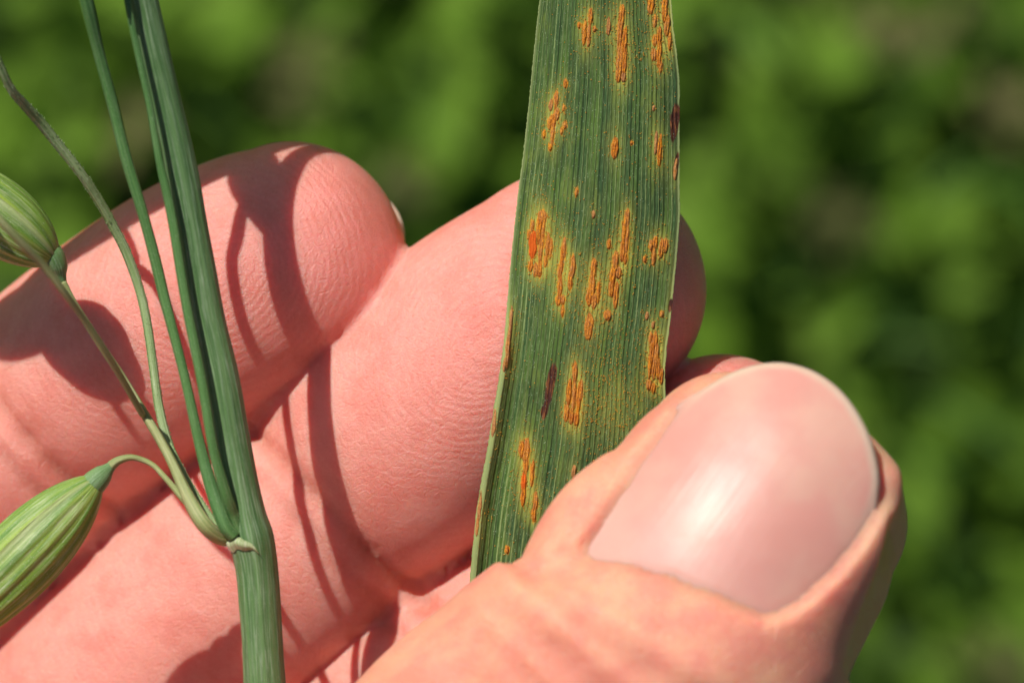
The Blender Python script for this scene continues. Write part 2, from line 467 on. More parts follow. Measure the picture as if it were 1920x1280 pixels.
def build_cover():
    mat = mat_leafy("weed_leaves", ((0.095, 0.185, 0.012), (0.132, 0.25, 0.018), (0.19, 0.32, 0.040)))
    # density / height of the weeds: tall bright clumps, gaps with shaded soil
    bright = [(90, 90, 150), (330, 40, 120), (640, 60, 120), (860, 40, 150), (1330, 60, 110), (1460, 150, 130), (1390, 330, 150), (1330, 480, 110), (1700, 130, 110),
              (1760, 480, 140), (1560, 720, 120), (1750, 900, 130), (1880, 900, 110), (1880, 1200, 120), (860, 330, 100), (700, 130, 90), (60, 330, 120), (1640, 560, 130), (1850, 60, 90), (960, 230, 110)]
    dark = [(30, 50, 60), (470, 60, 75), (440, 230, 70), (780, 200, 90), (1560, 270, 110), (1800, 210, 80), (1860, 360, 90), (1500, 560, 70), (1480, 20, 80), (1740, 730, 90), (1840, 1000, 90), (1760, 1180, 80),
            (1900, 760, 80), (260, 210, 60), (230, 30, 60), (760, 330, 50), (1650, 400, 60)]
    def field(x, y, lst):
        r = np.zeros(len(x))
        for (px, py, s) in lst:
            c = bgpos(px, py, 60)
            ss = s / PXMM * 3.3
            r = np.maximum(r, np.exp(-((x - c[0]) ** 2 + (y - c[1]) ** 2) / (2 * (ss * 0.8) ** 2)))
        return r
    # near field
    n = 14000
    x = RNG.uniform(-390, 390, n); y = RNG.uniform(-300, 300, n)
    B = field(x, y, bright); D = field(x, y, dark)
    clump = vnoise(np.stack([x, y, np.zeros(n)], 1), 22, 5)
    dens = np.clip(0.75 + 0.3 * B + 0.4 * (clump - 0.5) - 0.12 * D, 0.35, 1)
    k = RNG.random(n) < dens
    x, y, B, D, clump = x[k], y[k], B[k], D[k], clump[k]
    n = len(x)
    z = GROUND + 4 + RNG.random(n) ** 1.3 * (24 + 32 * B + 12 * clump) * (1 - 0.2 * D)
    az = RNG.uniform(0, 2 * math.pi, n)
    tilt = RNG.uniform(-0.5, 0.55, n)
    dirs = np.stack([np.cos(az) * np.cos(tilt), np.sin(az) * np.cos(tilt), np.sin(tilt)], 1)
    nr = np.stack([RNG.normal(0, 0.35, n), RNG.normal(0, 0.35, n), np.ones(n)], 1) + B[:, None] * np.array([[-0.35, 0.25, 0.3]])
    L = RNG.uniform(9, 21, n) * (0.8 + 0.35 * B); W = L * RNG.uniform(0.45, 0.75, n)
    tone = np.clip(0.12 + 0.62 * B + 0.25 * (clump - .4) + RNG.normal(0, 0.13, n) - 0.3 * D, 0, 1)  # leaf colour also painted lighter in sunlit clumps, darker in shaded gaps
    me = leaf_cloud("ground_cover", np.stack([x, y, z], 1), dirs, nr, L, W, tone, mat)
    o = link("ground_cover", me, None, (0, 0, GROUND)); o['kind'] = 'stuff'
    thing(o, "blurred low green weeds covering the ground behind the hand", "weeds")
    # field beyond
    n = 26000
    r = 250 + RNG.random(n) ** 1.6 * 5200; a = RNG.uniform(0, 2 * math.pi, n)
    x, y = r * np.cos(a), r * np.sin(a)
    k = (np.abs(x) > 380) | (np.abs(y) > 290)
    x, y, r = x[k], y[k], r[k]; n = len(x)
    az = RNG.uniform(0, 2 * math.pi, n); tilt = RNG.uniform(-0.3, 0.8, n)
    dirs = np.stack([np.cos(az) * np.cos(tilt), np.sin(az) * np.cos(tilt), np.sin(tilt)], 1)
    nr = np.stack([RNG.normal(0, 0.4, n), RNG.normal(0, 0.4, n), np.ones(n)], 1)
    L = RNG.uniform(14, 34, n) * (0.8 + r / 2200); W = L * RNG.uniform(0.3, 0.6, n)
    tone = np.clip(0.35 + RNG.normal(0, 0.22, n), 0, 1)
    me = leaf_cloud("weeds_beyond", np.stack([x, y, GROUND + 3 + RNG.random(n) * 70], 1), dirs, nr, L, W, tone, mat)
    o = link("outer_ground_cover", me, None, (0, 0, GROUND)); o['kind'] = 'stuff'
    thing(o, "green weeds spreading over the field around the blurred patch", "weeds")
    # grass blades
    matg = mat_leafy("grass_blades", ((0.03, 0.09, 0.014), (0.075, 0.18, 0.03), (0.13, 0.25, 0.06)))
    n = 3200
    x = RNG.normal(0, 260, n); y = RNG.normal(0, 220, n)
    az = RNG.uniform(0, 2 * math.pi, n); tilt = RNG.uniform(0.5, 1.4, n)
    dirs = np.stack([np.cos(az) * np.cos(tilt), np.sin(az) * np.cos(tilt), np.sin(tilt)], 1)
    nr = np.stack([np.cos(az + 1.2), np.sin(az + 1.2), np.full(n, .6)], 1)
    L = RNG.uniform(35, 90, n); W = RNG.uniform(2, 4.5, n)
    me = leaf_cloud("grass", np.stack([x, y, np.full(n, GROUND - 2.0)], 1), dirs, nr, L, W, RNG.random(n), matg, 'blade')
    o = link("grass", me, None, (0, 0, GROUND)); o['kind'] = 'stuff'
    thing(o, "blurred green grass growing up through the low weeds", "grass")
    # dry litter in the gaps
    matd = mat_leafy("dry_litter", ((0.11, 0.125, 0.035), (0.15, 0.15, 0.05), (0.20, 0.18, 0.07)))
    spots = [(560, 110, 34, 16), (575, 150, 26, 12), (1640, 60, 44, 16), (1900, 215, 34, 12), (1550, 400, 34, 12), (1800, 20, 30, 8), (250, 250, 18, 8), (1560, 440, 16, 8), (1840, 1230, 20, 10), (770, 330, 18, 14)]
    pts = []
    for (px, py, s, c) in spots:
        q = bgpos(px, py, 45)
        for i in range(c):
            pts.append((q[0] + RNG.normal(0, s / 9.0), q[1] + RNG.normal(0, s / 9.0), GROUND + RNG.uniform(28, 62)))
    pts = np.array(pts); n = len(pts)
    az = RNG.uniform(0, 2 * math.pi, n)
    dirs = np.stack([np.cos(az), np.sin(az), RNG.normal(0, .2, n)], 1)
    nr = np.stack([RNG.normal(-.1, .3, n), RNG.normal(.1, .3, n), np.ones(n)], 1)
    L = RNG.uniform(5, 11, n)
    me = leaf_cloud("dry_litter", pts, dirs, nr, L, L * 0.5, RNG.random(n), matd)
    o = link("dry_litter", me, None, (0, 0, GROUND)); o['kind'] = 'stuff'
    thing(o, "blurred brown dry leaf litter caught among the green weeds", "leaf litter")

# ------------------------------------------------------------------ the hand
class Digit:
    def __init__(self, rows, ref, cap, n=2.25, palm_sign=1.0, tipnail=True):
        """rows: (px, py, z, half_width, half_depth) from the base to the tip"""
        pts = np.array([list(P(r[0], r[1], r[2])) + [r[3], r[4]] for r in rows], float)
        s = catmull(pts, 16)
        self.c = s[:, :3]; self.w = s[:, 3]; self.h = s[:, 4]
        t = np.gradient(self.c, axis=0)
        self.T = nrm(t)
        ref = np.asarray(ref, float)
        if ref.ndim == 1:
            ref = np.repeat(ref[None], len(rows), 0)
        rr = catmull(ref, 16)
        self.V = nrm(rr - (rr * self.T).sum(1, keepdims=True) * self.T)
        self.U = np.cross(self.V, self.T)
        self.cap = cap; self.n = n; self.palm = palm_sign
        seg = np.linalg.norm(np.diff(self.c, axis=0), axis=1)
        self.s = np.concatenate([[0], np.cumsum(seg)])
        self.len = self.s[-1]
    def near(self, p):
        kd = kdtree.KDTree(len(self.c))
        for i, q in enumerate(self.c):
            kd.insert(q, i)
        kd.balance()
        d2 = np.full(len(p), 1e18); idx = np.zeros(len(p), int)
        for i0 in range(0, len(p), 20000):
            blk = p[i0:i0 + 20000].astype(np.float32)
            q = self.c.astype(np.float32)
            dd = (blk ** 2).sum(1)[:, None] - 2 * blk @ q.T + (q ** 2).sum(1)[None]
            idx[i0:i0 + 20000] = dd.argmin(1)
        return idx
    def local(self, p, idx):
        """fractional foot point: s, u, v, a (excess beyond tip), and w,h there"""
        N = len(self.c)
        c = self.c[idx]; T = self.T[idx]
        ds = ((p - c) * T).sum(1)
        step = self.len / (N - 1)
        f = np.clip(idx + ds / step, 0, N - 1)
        i = np.minimum(f.astype(int), N - 2); t = (f - i)[:, None]
        def L(a):
            return a[i] * (1 - t) + a[i + 1] * t if a.ndim == 2 else a[i] * (1 - t[:, 0]) + a[i + 1] * t[:, 0]
        c = L(self.c); T = nrm(L(self.T)); V = nrm(L(self.V)); U = np.cross(V, T)
        w = L(self.w); h = L(self.h)
        r = p - c
        u = (r * U).sum(1); v = (r * V).sum(1); a = (r * T).sum(1)
        s = L(self.s)
        return s, u, v, a, w, h, c, T, U, V
    def dist(self, p, idx):
        reach = max(self.w.max(), self.h.max()) * 1.25 + 4
        m = ((p - self.c[idx]) ** 2).sum(1) < reach * reach
        out = np.full(len(p), 12.0)
        if m.any():
            out[m] = self.dist_near(p[m], idx[m])
        return out
    def dist_near(self, p, idx):
        s, u, v, a, w, h, *_ = self.local(p, idx)
        tip = s >= self.len - 1e-6; basee = s <= 1e-6
        aa = np.where(tip, np.maximum(a, 0) / self.cap, np.where(basee, np.maximum(-a, 0) / w, 0))
        n = self.n
        q = (np.abs(u / w) ** n + np.abs(v / h) ** n + np.abs(aa) ** n) ** (1 / n)
        return (q - 1) * np.minimum(w, h)
    def hull(self, off):
        rings = []
        m = 28
        th = np.arange(m) / m * 2 * math.pi
        cu, sv = np.cos(th), np.sin(th)
        def ring(c, U, V, w, h):
            return c + U * (w * cu)[:, None] + V * (h * sv)[:, None]
        for f in (0.99, 0.85, 0.5):
            k = math.sqrt(1 - f * f)
            rings.append(ring(self.c[0] - self.T[0] * self.w[0] * f, self.U[0], self.V[0], self.w[0] * k, self.h[0] * k))
        for i in range(0, len(self.c), 2):
            rings.append(ring(self.c[i], self.U[i], self.V[i], self.w[i], self.h[i]))
        for f in (0.4, 0.7, 0.9, 0.99):
            k = math.sqrt(1 - f * f)
            rings.append(ring(self.c[-1] + self.T[-1] * self.cap * f, self.U[-1], self.V[-1], self.w[-1] * k, self.h[-1] * k))
        V = np.concatenate(rings)
        nr = len(rings)
        quads = grid_faces(nr, m, True) + off
        V = np.vstack([V, rings[0].mean(0)[None], rings[-1].mean(0)[None]])
        c0, c1 = nr * m + off, nr * m + 1 + off
        tris = []
        for j in range(m):
            j2 = (j + 1) % m
            tris.append((c0, j2 + off, j + off))
            tris.append((c1, (nr - 1) * m + j + off, (nr - 1) * m + j2 + off))
        return V, [tuple(q) for q in quads.tolist()] + tris

ZUP = (0, 0, 1)
# rows run from the knuckle in the palm to the finger end; all depths in mm
middle = Digit([(-1150, 2450, -6, 10.0, 10.0), (-700, 2050, -16, 9.4, 9.4), (-330, 1790, -24.5, 9.0, 8.8), (-60, 1570, -23.5, 8.6, 8.0), (183, 1344, -18.5, 7.9, 7.6), (421, 1121, -14.4, 7.75, 7.2), (629, 934, -12.0, 7.75, 6.9),
                (780, 790, -10.2, 8.0, 7.3), (935, 660, -8.7, 7.8, 7.3), (1060, 565, -7.7, 7.3, 6.8)], [ZUP] * 10, 8.3, 2.08)
ring = Digit([(-1550, 2150, -10, 9.6, 9.6), (-1150, 1850, -20, 9.0, 9.0), (-780, 1530, -29, 8.6, 8.4), (-510, 1350, -28, 8.4, 7.8), (-270, 1135, -23, 8.3, 7.6), (-54, 916, -16.6, 7.75, 7.4), (162, 729, -12.9, 7.45, 7.1),
              (345, 592, -10.5, 7.35, 6.9), (470, 520, -9.6, 7.1, 6.8), (556, 484, -9.4, 6.75, 6.2)], [ZUP] * 10, 6.2, 2.05)
index = Digit([(-650, 2650, 0, 10.2, 10.2), (-150, 2300, -8, 9.4, 9.4), (250, 1990, -15, 8.8, 8.6), (470, 1715, -16.5, 8.7, 8.0), (700, 1490, -14.5, 8.4, 7.6), (915, 1300, -12.0, 7.9, 7.4), (1150, 1160, -10.0, 7.6, 7.2),
               (1270, 1030, -8.8, 7.7, 7.0), (1350, 925, -8.2, 7.5, 6.8), (1385, 890, -8.0, 7.1, 6.4)], [ZUP] * 10, 6.0)
little = Digit([(-1900, 1950, -14, 8.6, 8.6), (-1500, 1600, -28, 7.8, 7.8), (-1100, 1250, -36, 7.2, 7.0), (-880, 1120, -38, 6.9, 6.4), (-640, 1000, -32, 6.4, 6.0), (-480, 930, -28, 6.0, 5.6)], [ZUP] * 6, 6.0)
TN = nrm(np.array([-0.24, 0.20, 0.95]))
TN2 = nrm(np.array([-0.10, -0.02, 1.0]))
thumb = Digit([(-700, 2900, -4, 15.0, 13.0), (-150, 2480, 4, 14.0, 12.5), (330, 2080, 11, 12.4, 11.5), (720, 1750, 14.0, 10.8, 10.2), (990, 1500, 11.0, 10.8, 9.5), (1190, 1318, 10.6, 10.5, 9.6), (1266, 1217, 10.4, 9.45, 9.1),
               (1312, 1120, 10.3, 9.25, 8.2), (1380, 1034, 9.5, 8.25, 7.5), (1424, 966, 8.6, 7.9, 7.1), (1448, 930, 8.0, 7.5, 6.6)], [TN2] * 6 + [TN] * 5, 5.2, 2.3, -1.0)
palm = Digit([(-2700, 4300, -10, 24, 17), (-2300, 3800, -10, 27, 18), (-1700, 3150, -8, 33, 15), (-1200, 2500, -11, 33, 12)], nrm(np.array([[0.1, 0.1, 1]] * 4)), 8.0)
arm = Digit([(-4300, 6500, -28, 28, 21), (-3300, 5200, -16, 25, 18), (-2700, 4300, -10, 24, 17)], nrm(np.array([[0.1, 0.1, 1]] * 3)), 10.0)
DIG = [middle, ring, index, little, thumb, palm, arm]

def smin(a, b, k):
    h = np.maximum(k - np.abs(a - b), 0) / k
    return np.minimum(a, b) - h * h * k * 0.25

def hand_field(p, ids):
    fing = None
    for g in (0, 1, 2, 3):
        d = DIG[g].dist(p, ids[g])
        fing = d if fing is None else smin(fing, d, 0.15)
    body = smin(DIG[5].dist(p, ids[5]), DIG[6].dist(p, ids[6]), 6.0)
    th = DIG[4].dist(p, ids[4])
    # flesh joins smoothly only near the palm
    kk = np.clip((-10 - (p[:, 0] * 0.72 + p[:, 1] * 0.69)) / 6, 0.0, 1) * 7 + 0.35
    return smin(smin(fing, th, np.clip(kk, 0.35, 5)), body, np.clip(kk, 0.35, 7.5))

# nail frame of the thumb
NA = nrm(np.array([0.60, 0.80, -0.21])); NN = nrm(np.array([-0.225, 0.25, 0.94])); NN = nrm(NN - NN.dot(NA) * NA); NL = np.cross(NN, NA)   # NL: image left/up
NO = P(1385, 925, 16.6)
def nail_h(a, b):
    return -(b * b) / (2 * 10.2) - 0.00035 * b ** 4 * 0.5 - (a * a) / (2 * 34.0) - np.where(a > 3.5, (a - 3.5) ** 2 * 0.018, 0)
NAIL_PX = [(1088, 1046), (1130, 985), (1180, 910), (1230, 832), (1282, 762), (1336, 716), (1398, 687), (1460, 677), (1522, 692), (1574, 728), (1614, 782), (1640, 845), (1650, 903), (1643, 945), (1618, 992),
           (1580, 1042), (1532, 1092), (1488, 1130), (1440, 1150), (1350, 1112), (1260, 1077), (1175, 1052)]
def px_to_nail(px, py):
    o = np.array([0, 0, DCAM]); d = P(px, py, 0) - o
    lo, hi = 0.80, 1.02
    for _ in range(50):
        m = (lo + hi) / 2
        q = o + d * m - NO
        f = q @ NN - nail_h(q @ NA, q @ NL)
        if f > 0: lo = m
        else: hi = m
    q = o + d * m - NO
    return q @ NA, q @ NL
poly = np.array([px_to_nail(*q) for q in NAIL_PX])
ctr = poly.mean(0)
pa = np.arctan2(poly[:, 1] - ctr[1], poly[:, 0] - ctr[0]); pr = np.hypot(poly[:, 0] - ctr[0], poly[:, 1] - ctr[1])
od = np.argsort(pa); pa, pr = pa[od], pr[od]
pa3 = np.concatenate([pa - 2 * math.pi, pa, pa + 2 * math.pi]); pr3 = np.concatenate([pr, pr, pr])
_th = np.linspace(-math.pi, math.pi, 721)
_r = np.interp(_th, pa3, pr3)
_k = np.exp(-np.linspace(-2, 2, 31) ** 2); _k /= _k.sum()
_r = np.convolve(np.concatenate([_r[-16:-1], _r, _r[1:16]]), _k, 'valid')
def nail_radius(th):
    return np.interp(th, _th, _r)
def nail_edge(a, b):
    """>0 outside the nail outline, in mm; also angle"""
    th = np.arctan2(b - ctr[1], a - ctr[0]); r = np.hypot(a - ctr[0], b - ctr[1])
    return r - nail_radius(th), th

def build_hand():
    V, F = [], []
    off = 0
    for d in DIG:
        v, f = d.hull(off)
        V.append(v); F += f; off += len(v)
    me = bpy.data.meshes.new("hull")
    me.from_pydata(np.concatenate(V).tolist(), [], F)
    tmp = bpy.data.objects.new("hull", me); C.objects.link(tmp)
    md = tmp.modifiers.new("r", 'REMESH'); md.mode = 'VOXEL'; md.voxel_size = 0.42; md.adaptivity = 0
    dg = bpy.context.evaluated_depsgraph_get()
    ev = tmp.evaluated_get(dg).to_mesh()
    n = len(ev.vertices)
    p = np.empty(n * 3, np.float32); ev.vertices.foreach_get("co", p); p = p.reshape(-1, 3).astype(float)
    lt = np.empty(len(ev.polygons), np.int32); ev.polygons.foreach_get("loop_total", lt)
    lv = np.empty(len(ev.loops), np.int32); ev.loops.foreach_get("vertex_index", lv)
    assert (lt == 4).all()
    quads = lv.reshape(-1, 4)
    tmp.evaluated_get(dg).to_mesh_clear()
    bpy.data.objects.remove(tmp); bpy.data.meshes.remove(me)
    ed = np.vstack([quads[:, [0, 1]], quads[:, [1, 2]], quads[:, [2, 3]], quads[:, [3, 0]]])
    deg = np.bincount(ed.ravel(), minlength=n)
    def relax(q, f):
        s = np.zeros_like(q)
        for c in range(3):
            s[:, c] = np.bincount(ed[:, 0], q[ed[:, 1], c], n) + np.bincount(ed[:, 1], q[ed[:, 0], c], n)
        return q * (1 - f) + s / np.maximum(deg, 1)[:, None] * f
    def gradient(q, ids, e=0.05):
        d0 = hand_field(q, ids)
        g = np.stack([hand_field(q + np.eye(3)[c] * e, ids) - d0 for c in range(3)], 1) / e
        return d0, g
    seen = (np.abs(p[:, 0]) < 33) & (np.abs(p[:, 1]) < 24)
    ids = None
    for it in range(3):
        p = relax(p, 0.5)
        if it == 0:
            ids = [d.near(p) for d in DIG]
            sel = np.arange(n)
        else:
            sel = np.nonzero(seen)[0]
        whole, idw = p, ids
        p, ids = p[sel], [i[sel] for i in ids]
        d0, g = gradient(p, ids)
        gg = np.maximum((g * g).sum(1), 0.25)
        st = -(d0 / gg)[:, None] * g
        l = np.linalg.norm(st, axis=1, keepdims=True)
        whole[sel] = p + st * np.minimum(1, 0.8 / np.maximum(l, 1e-9))
        p, ids = whole, idw
    # --- relief
    ds = np.stack([d.dist(p, i) for d, i in zip(DIG, ids)])
    own = ds.argmin(0)
    d0, g = gradient(p, ids); N = nrm(g)
    disp = np.zeros(n); ridge = np.zeros(n); palmar = np.zeros(n); red = np.zeros(n); crease = np.zeros(n)
    for k, d in enumerate(DIG):
        m = own == k
        s, u, v, a, w, h, *_ = d.local(p[m], ids[k][m])
        sa = d.len - s + d.cap - np.where(s >= d.len - 1e-6, np.maximum(a, 0), 0)      # distance back from the finger end
        q = p[m]
        nz = vnoise(q, 1.7, 11) - 0.5; nb = vnoise(q, 6.0, 12) - 0.5
        if k in (0, 1, 2, 3):
            front = sstep(-0.25, 0.25, v / h)
            dip = {0: 25.0, 1: 23.0, 2: 23.5, 3: 20.0}[k]
            core = dip - 13.5
            rr = np.sqrt((sa - core) ** 2 * np.where(sa < core, 1.1, 0.75) + (u - 0.7) ** 2 * 1.1 + 0.4)
            ridge[m] = rr + 0.25 * nb
            palmar[m] = front
            red[m] = np.clip(1.1 - sa / 24, 0.12, 1) * 0.9 + 0.1 * nb
            gr = 0
            for (c, wd, dp) in ((dip, 0.5, 1.0), (dip + 1.7, 0.4, 0.6), (dip - 1.3, 0.30, 0.25), (dip + 24, 0.55, 0.8), (dip + 22, 0.4, 0.5)):
                line = c + 0.05 * u + 0.5 * nb + 0.018 * u * u
                gr = gr + dp * np.exp(-((sa - line) / wd) ** 2) * (0.75 + 0.6 * nz)
            soft = -0.55 * np.exp(-((sa - dip - 0.3) / 2.6) ** 2) - 0.6 * np.exp(-((sa - dip - 23) / 3.2) ** 2)
            disp[m] = (-gr + soft * 0.55) * sstep(0.10, 0.55, v / h) + 0.16 * nb + 0.03 * nz
            crease[m] = np.clip(gr * sstep(0.1, 0.5, v / h) * 1.7, 0, 1.5)
        elif k == 4:
            back = sstep(-0.35, 0.15, v / h)
            palmar[m] = 1 - back
            ridge[m] = sa
            red[m] = np.clip(1.15 - sa / 26, 0, 1)
            gr = 0
            for (c, wd, dp) in ((17.0, 0.7, 0.45), (19.3, 0.75, 0.60), (21.9, 0.8, 0.60), (24.6, 0.9, 0.6), (27.6, 0.9, 0.55), (31, 0.9, 0.45)):
                line = c + 0.9 * nb + 0.9 * math.sin(c * 3) * u / 9
                gr = gr + dp * np.exp(-((sa - line) / wd) ** 2) * (0.7 + 0.8 * nz + 0.5 * nb)
            gr = gr * np.exp(-((u / w) / 0.85) ** 4)
            gr = gr * 1.7
            disp[m] = -gr * back + 0.18 * nb * back + 0.05 * nz
            crease[m] = np.clip(gr * back * 1.5, 0, 1.3)
        else:
            palmar[m] = sstep(-0.2, 0.3, v / h) * (k == 5)
            ridge[m] = s
            disp[m] = 0.5 * nb
    for _ in range(2):
        disp = disp * 0.5 + 0.5 * (np.bincount(ed[:, 0], disp[ed[:, 1]], n) + np.bincount(ed[:, 1], disp[ed[:, 0]], n)) / np.maximum(deg, 1)
    p = p + N * disp[:, None]
    p = relax(p, 0.35)
    # --- nail bed and the folds of skin round the nail
    r = p - NO
    a, b, hh = r @ NA, r @ NL, r @ NN
    fp = np.array([px_to_nail(*q) for q in ((870, 1125), (915, 1090), (965, 1062), (1025, 1045), (1090, 1046), (1175, 1056), (1260, 1080), (1350, 1114), (1440, 1152), (1520, 1200), (1600, 1260))])
    fo = np.argsort(fp[:, 1])
    af = np.interp(b, fp[fo, 1], fp[fo, 0])
    back_of = af - a
    lift = (0.80 * sstep(-0.25, 0.9, back_of) * np.exp(-(np.maximum(back_of, 0) / 5.5) ** 2) - 0.25 * np.exp(-((back_of + 0.5) / 0.8) ** 2)) * sstep(-7.5, -4.0, b)
    lift = np.where((own == 4) & (hh > -9) & (np.abs(b) < 16) & (back_of > -3) & (back_of < 14), lift, 0) * sstep(6.8, 2.8, b)
    p = p + NN * lift[:, None]
    crease = np.maximum(crease, np.where(lift != 0, 0.6 * np.exp(-((back_of + 0.1) / 0.35) ** 2) * sstep(-7.5, -4.0, b), 0))
    r = p - NO
    a, b, hh = r @ NA, r @ NL, r @ NN
    near = (np.abs(a - ctr[0]) < 14) & (np.abs(b - ctr[1]) < 12) & (hh > -9) & (own == 4)
    e, th = nail_edge(a, b)
    base_side = sstep(0.2, -0.75, np.cos(th)); tip_side = sstep(0.05 + 0.35 * (np.sin(th) < 0) * np.abs(np.sin(th)), 0.88, np.cos(th))
    hb = nail_h(a, b)
    bulge = 0.40 + 0.30 * base_side + 0.45 * np.clip(np.sin(-th), 0, 1) * (1 - sstep(0.15, 0.6, np.cos(th))) - 0.05 * np.clip(np.sin(th), 0, 1)
    tgt = hb + np.where(e < 0, -0.45 * sstep(0, -0.5, e), bulge * sstep(0.0, 0.9, e) - 0.05 * e * e * (e > 0))
    wgt = np.where(e < 0, 1.0, np.exp(-(e / (2.1 + 1.7 * np.clip(np.sin(-th), 0, 1))) ** 2))
    outer_tip = (tip_side > 0) & (e > -1.3)
    newh = hh + (tgt - hh) * wgt
    # flesh draws back under the free edge
    fl = np.minimum(hh, hb - 0.28 - 0.10 * sstep(-1.3, 0.0, e))
    Re = nail_radius(th)
    hbe = nail_h(ctr[0] + Re * np.cos(th), ctr[1] + Re * np.sin(th))
    round_off = np.minimum(hh, hbe - 0.30 + 0.50 * e)
    fl = np.where(e > 0, round_off, fl)
    tw = tip_side * np.where(e > -1.3, 1 - sstep(3.0, 5.0, e), 1)
    newh = newh * (1 - tip_side) + np.where(e > -1.3, fl, newh) * tw + hh * (tip_side - tw)
    right = np.clip(np.sin(-th), 0, 1)
    side = sstep(0.97, 0.60, np.cos(th)) * (np.sin(th) < 0) * tip_side
    fill = np.where(e < 0, hb - 0.34, hbe - 0.22 - 0.03 * e - 0.15 * e * e)
    fill = np.where(e < 6, fill, -99)
    newh = np.where(side > 0, newh + (np.maximum(newh, fill) - newh) * side, newh)
    newh = np.where(near, newh, hh)
    p = p + NN * (newh - hh)[:, None]
    crease = np.where(near, np.maximum(crease, 0.75 * np.exp(-((e - 0.05) / 0.35) ** 2) * (1 - tip_side)), crease)
    red = np.where(near, np.maximum(red, 0.9 * np.exp(-((e - 0.2) / 2.0) ** 2)), red)
    base = P(-2700, 4300, -10)
    hm = make_mesh("hand", p, quads[:, ::-1] if False else quads, SKIN, attrs={"ridge": ridge, "palmar": palmar, "red": red, "crease": crease}, base=base)
    hand = link("hand", hm, None, base)
    thing(hand, "bare pink hand pinching the orange-spotted leaf between thumb and fingers", "hand")
    # thumb nail plate
    nr_, nt = 34, 140
    rows, at_a, at_e, at_b = [], [], [], []
    tt = np.linspace(-math.pi, math.pi, nt, endpoint=False)
    R = nail_radius(tt)
    under = 0.55 * (1 - sstep(0.1, 0.55, np.cos(tt)))          # runs on under the folds of skin
    halfL = (poly[:, 0].max() - poly[:, 0].min()) / 2
    for i in range(nr_):
        f = i / (nr_ - 1)
        rad = (R + under) * f
        aa = ctr[0] + rad * np.cos(tt); bb = ctr[1] + rad * np.sin(tt)
        ee = R - rad
        hgt = nail_h(aa, bb) - 0.10 * np.exp(-(ee / 0.12) ** 2)
        rows.append(NO + aa[:, None] * NA + bb[:, None] * NL + hgt[:, None] * NN)
        at_a.append((aa - ctr[0]) / halfL); at_e.append(ee); at_b.append(bb)
    for dz in (0.2, 0.5):
        aa = ctr[0] + (R + under - dz * 0.1) * np.cos(tt); bb = ctr[1] + (R + under - dz * 0.1) * np.sin(tt)
        rows.append(NO + aa[:, None] * NA + bb[:, None] * NL + (nail_h(aa, bb) - dz)[:, None] * NN)
        at_a.append((aa - ctr[0]) / halfL); at_e.append(aa * 0); at_b.append(bb)
    rows.append(NO + (ctr[0] + 0.5 * (R) * np.cos(tt))[:, None] * NA + (ctr[1] + 0.5 * R * np.sin(tt))[:, None] * NL + (nail_h(ctr[0] + 0.5 * R * np.cos(tt), ctr[1] + 0.5 * R * np.sin(tt)) - 0.9)[:, None] * NN)
    at_a.append(at_a[-1]); at_e.append(at_e[-1]); at_b.append(at_b[-1])
    VV = np.concatenate(rows)
    me = make_mesh("thumbnail", VV, grid_faces(len(rows), nt, True), NAIL, attrs={"nail_a": np.concatenate(at_a), "nail_e": np.concatenate(at_e), "nail_b": np.concatenate(at_b)}, base=base)
    link("fingernail", me, hand)
    # nails on the far side of the other fingers
    for d, hw, ext in ((middle, 5.3, -1.4), (ring, 5.2, -0.05), (index, 5.0, -1.6), (little, 4.4, -0.4)):
        i = -1
        T = d.T[i]; Nn = -d.V[i]; U = np.cross(Nn, T)
        na, nb_ = 16, 17
        rows, ea, ee, eb = [], [], [], []
        for ia in range(na):
            f = ia / (na - 1)
            wid = hw * min(1, math.sqrt(max(0.0, 1 - max(0, (f - 0.72) / 0.28) ** 2 * 0.75))) * min(1, 0.75 + f)
            for ib in range(nb_):
                t = (ib / (nb_ - 1)) * 2 - 1
                bb = wid * t
                aa = -7.5 + f * (d.cap + 7.5 + ext) - 1.2 * t * t * f
                z = d.h[i] * 0.93 - bb * bb / 14.0 - max(0, aa + 1.0) ** 2 * 0.040
                rows.append(d.c[i] + T * aa + U * bb + Nn * z); ea.append(f * 2 - 1); ee.append((1 - f) * 12); eb.append(bb)
        V1 = np.array(rows); V2 = V1 - Nn * 0.45
        f1 = grid_faces(na, nb_); f2 = grid_faces(na, nb_)[:, ::-1] + len(V1)
        rim = [r_ for r_ in range(nb_)] + [r_ * nb_ + nb_ - 1 for r_ in range(1, na)] + [(na - 1) * nb_ + c_ for c_ in range(nb_ - 2, -1, -1)] + [r_ * nb_ for r_ in range(na - 2, 0, -1)]
        rim = np.array(rim); rn = np.roll(rim, -1)
        f3 = np.stack([rim, rim + len(V1), rn + len(V1), rn], 1)
        me = make_mesh("fingernail", np.vstack([V1, V2]), np.vstack([f1, f2, f3]), NAIL, attrs={"nail_a": np.array(ea * 2), "nail_e": np.array(ee * 2), "nail_b": np.array(eb * 2)}, base=base)
        link("fingernail", me, hand)

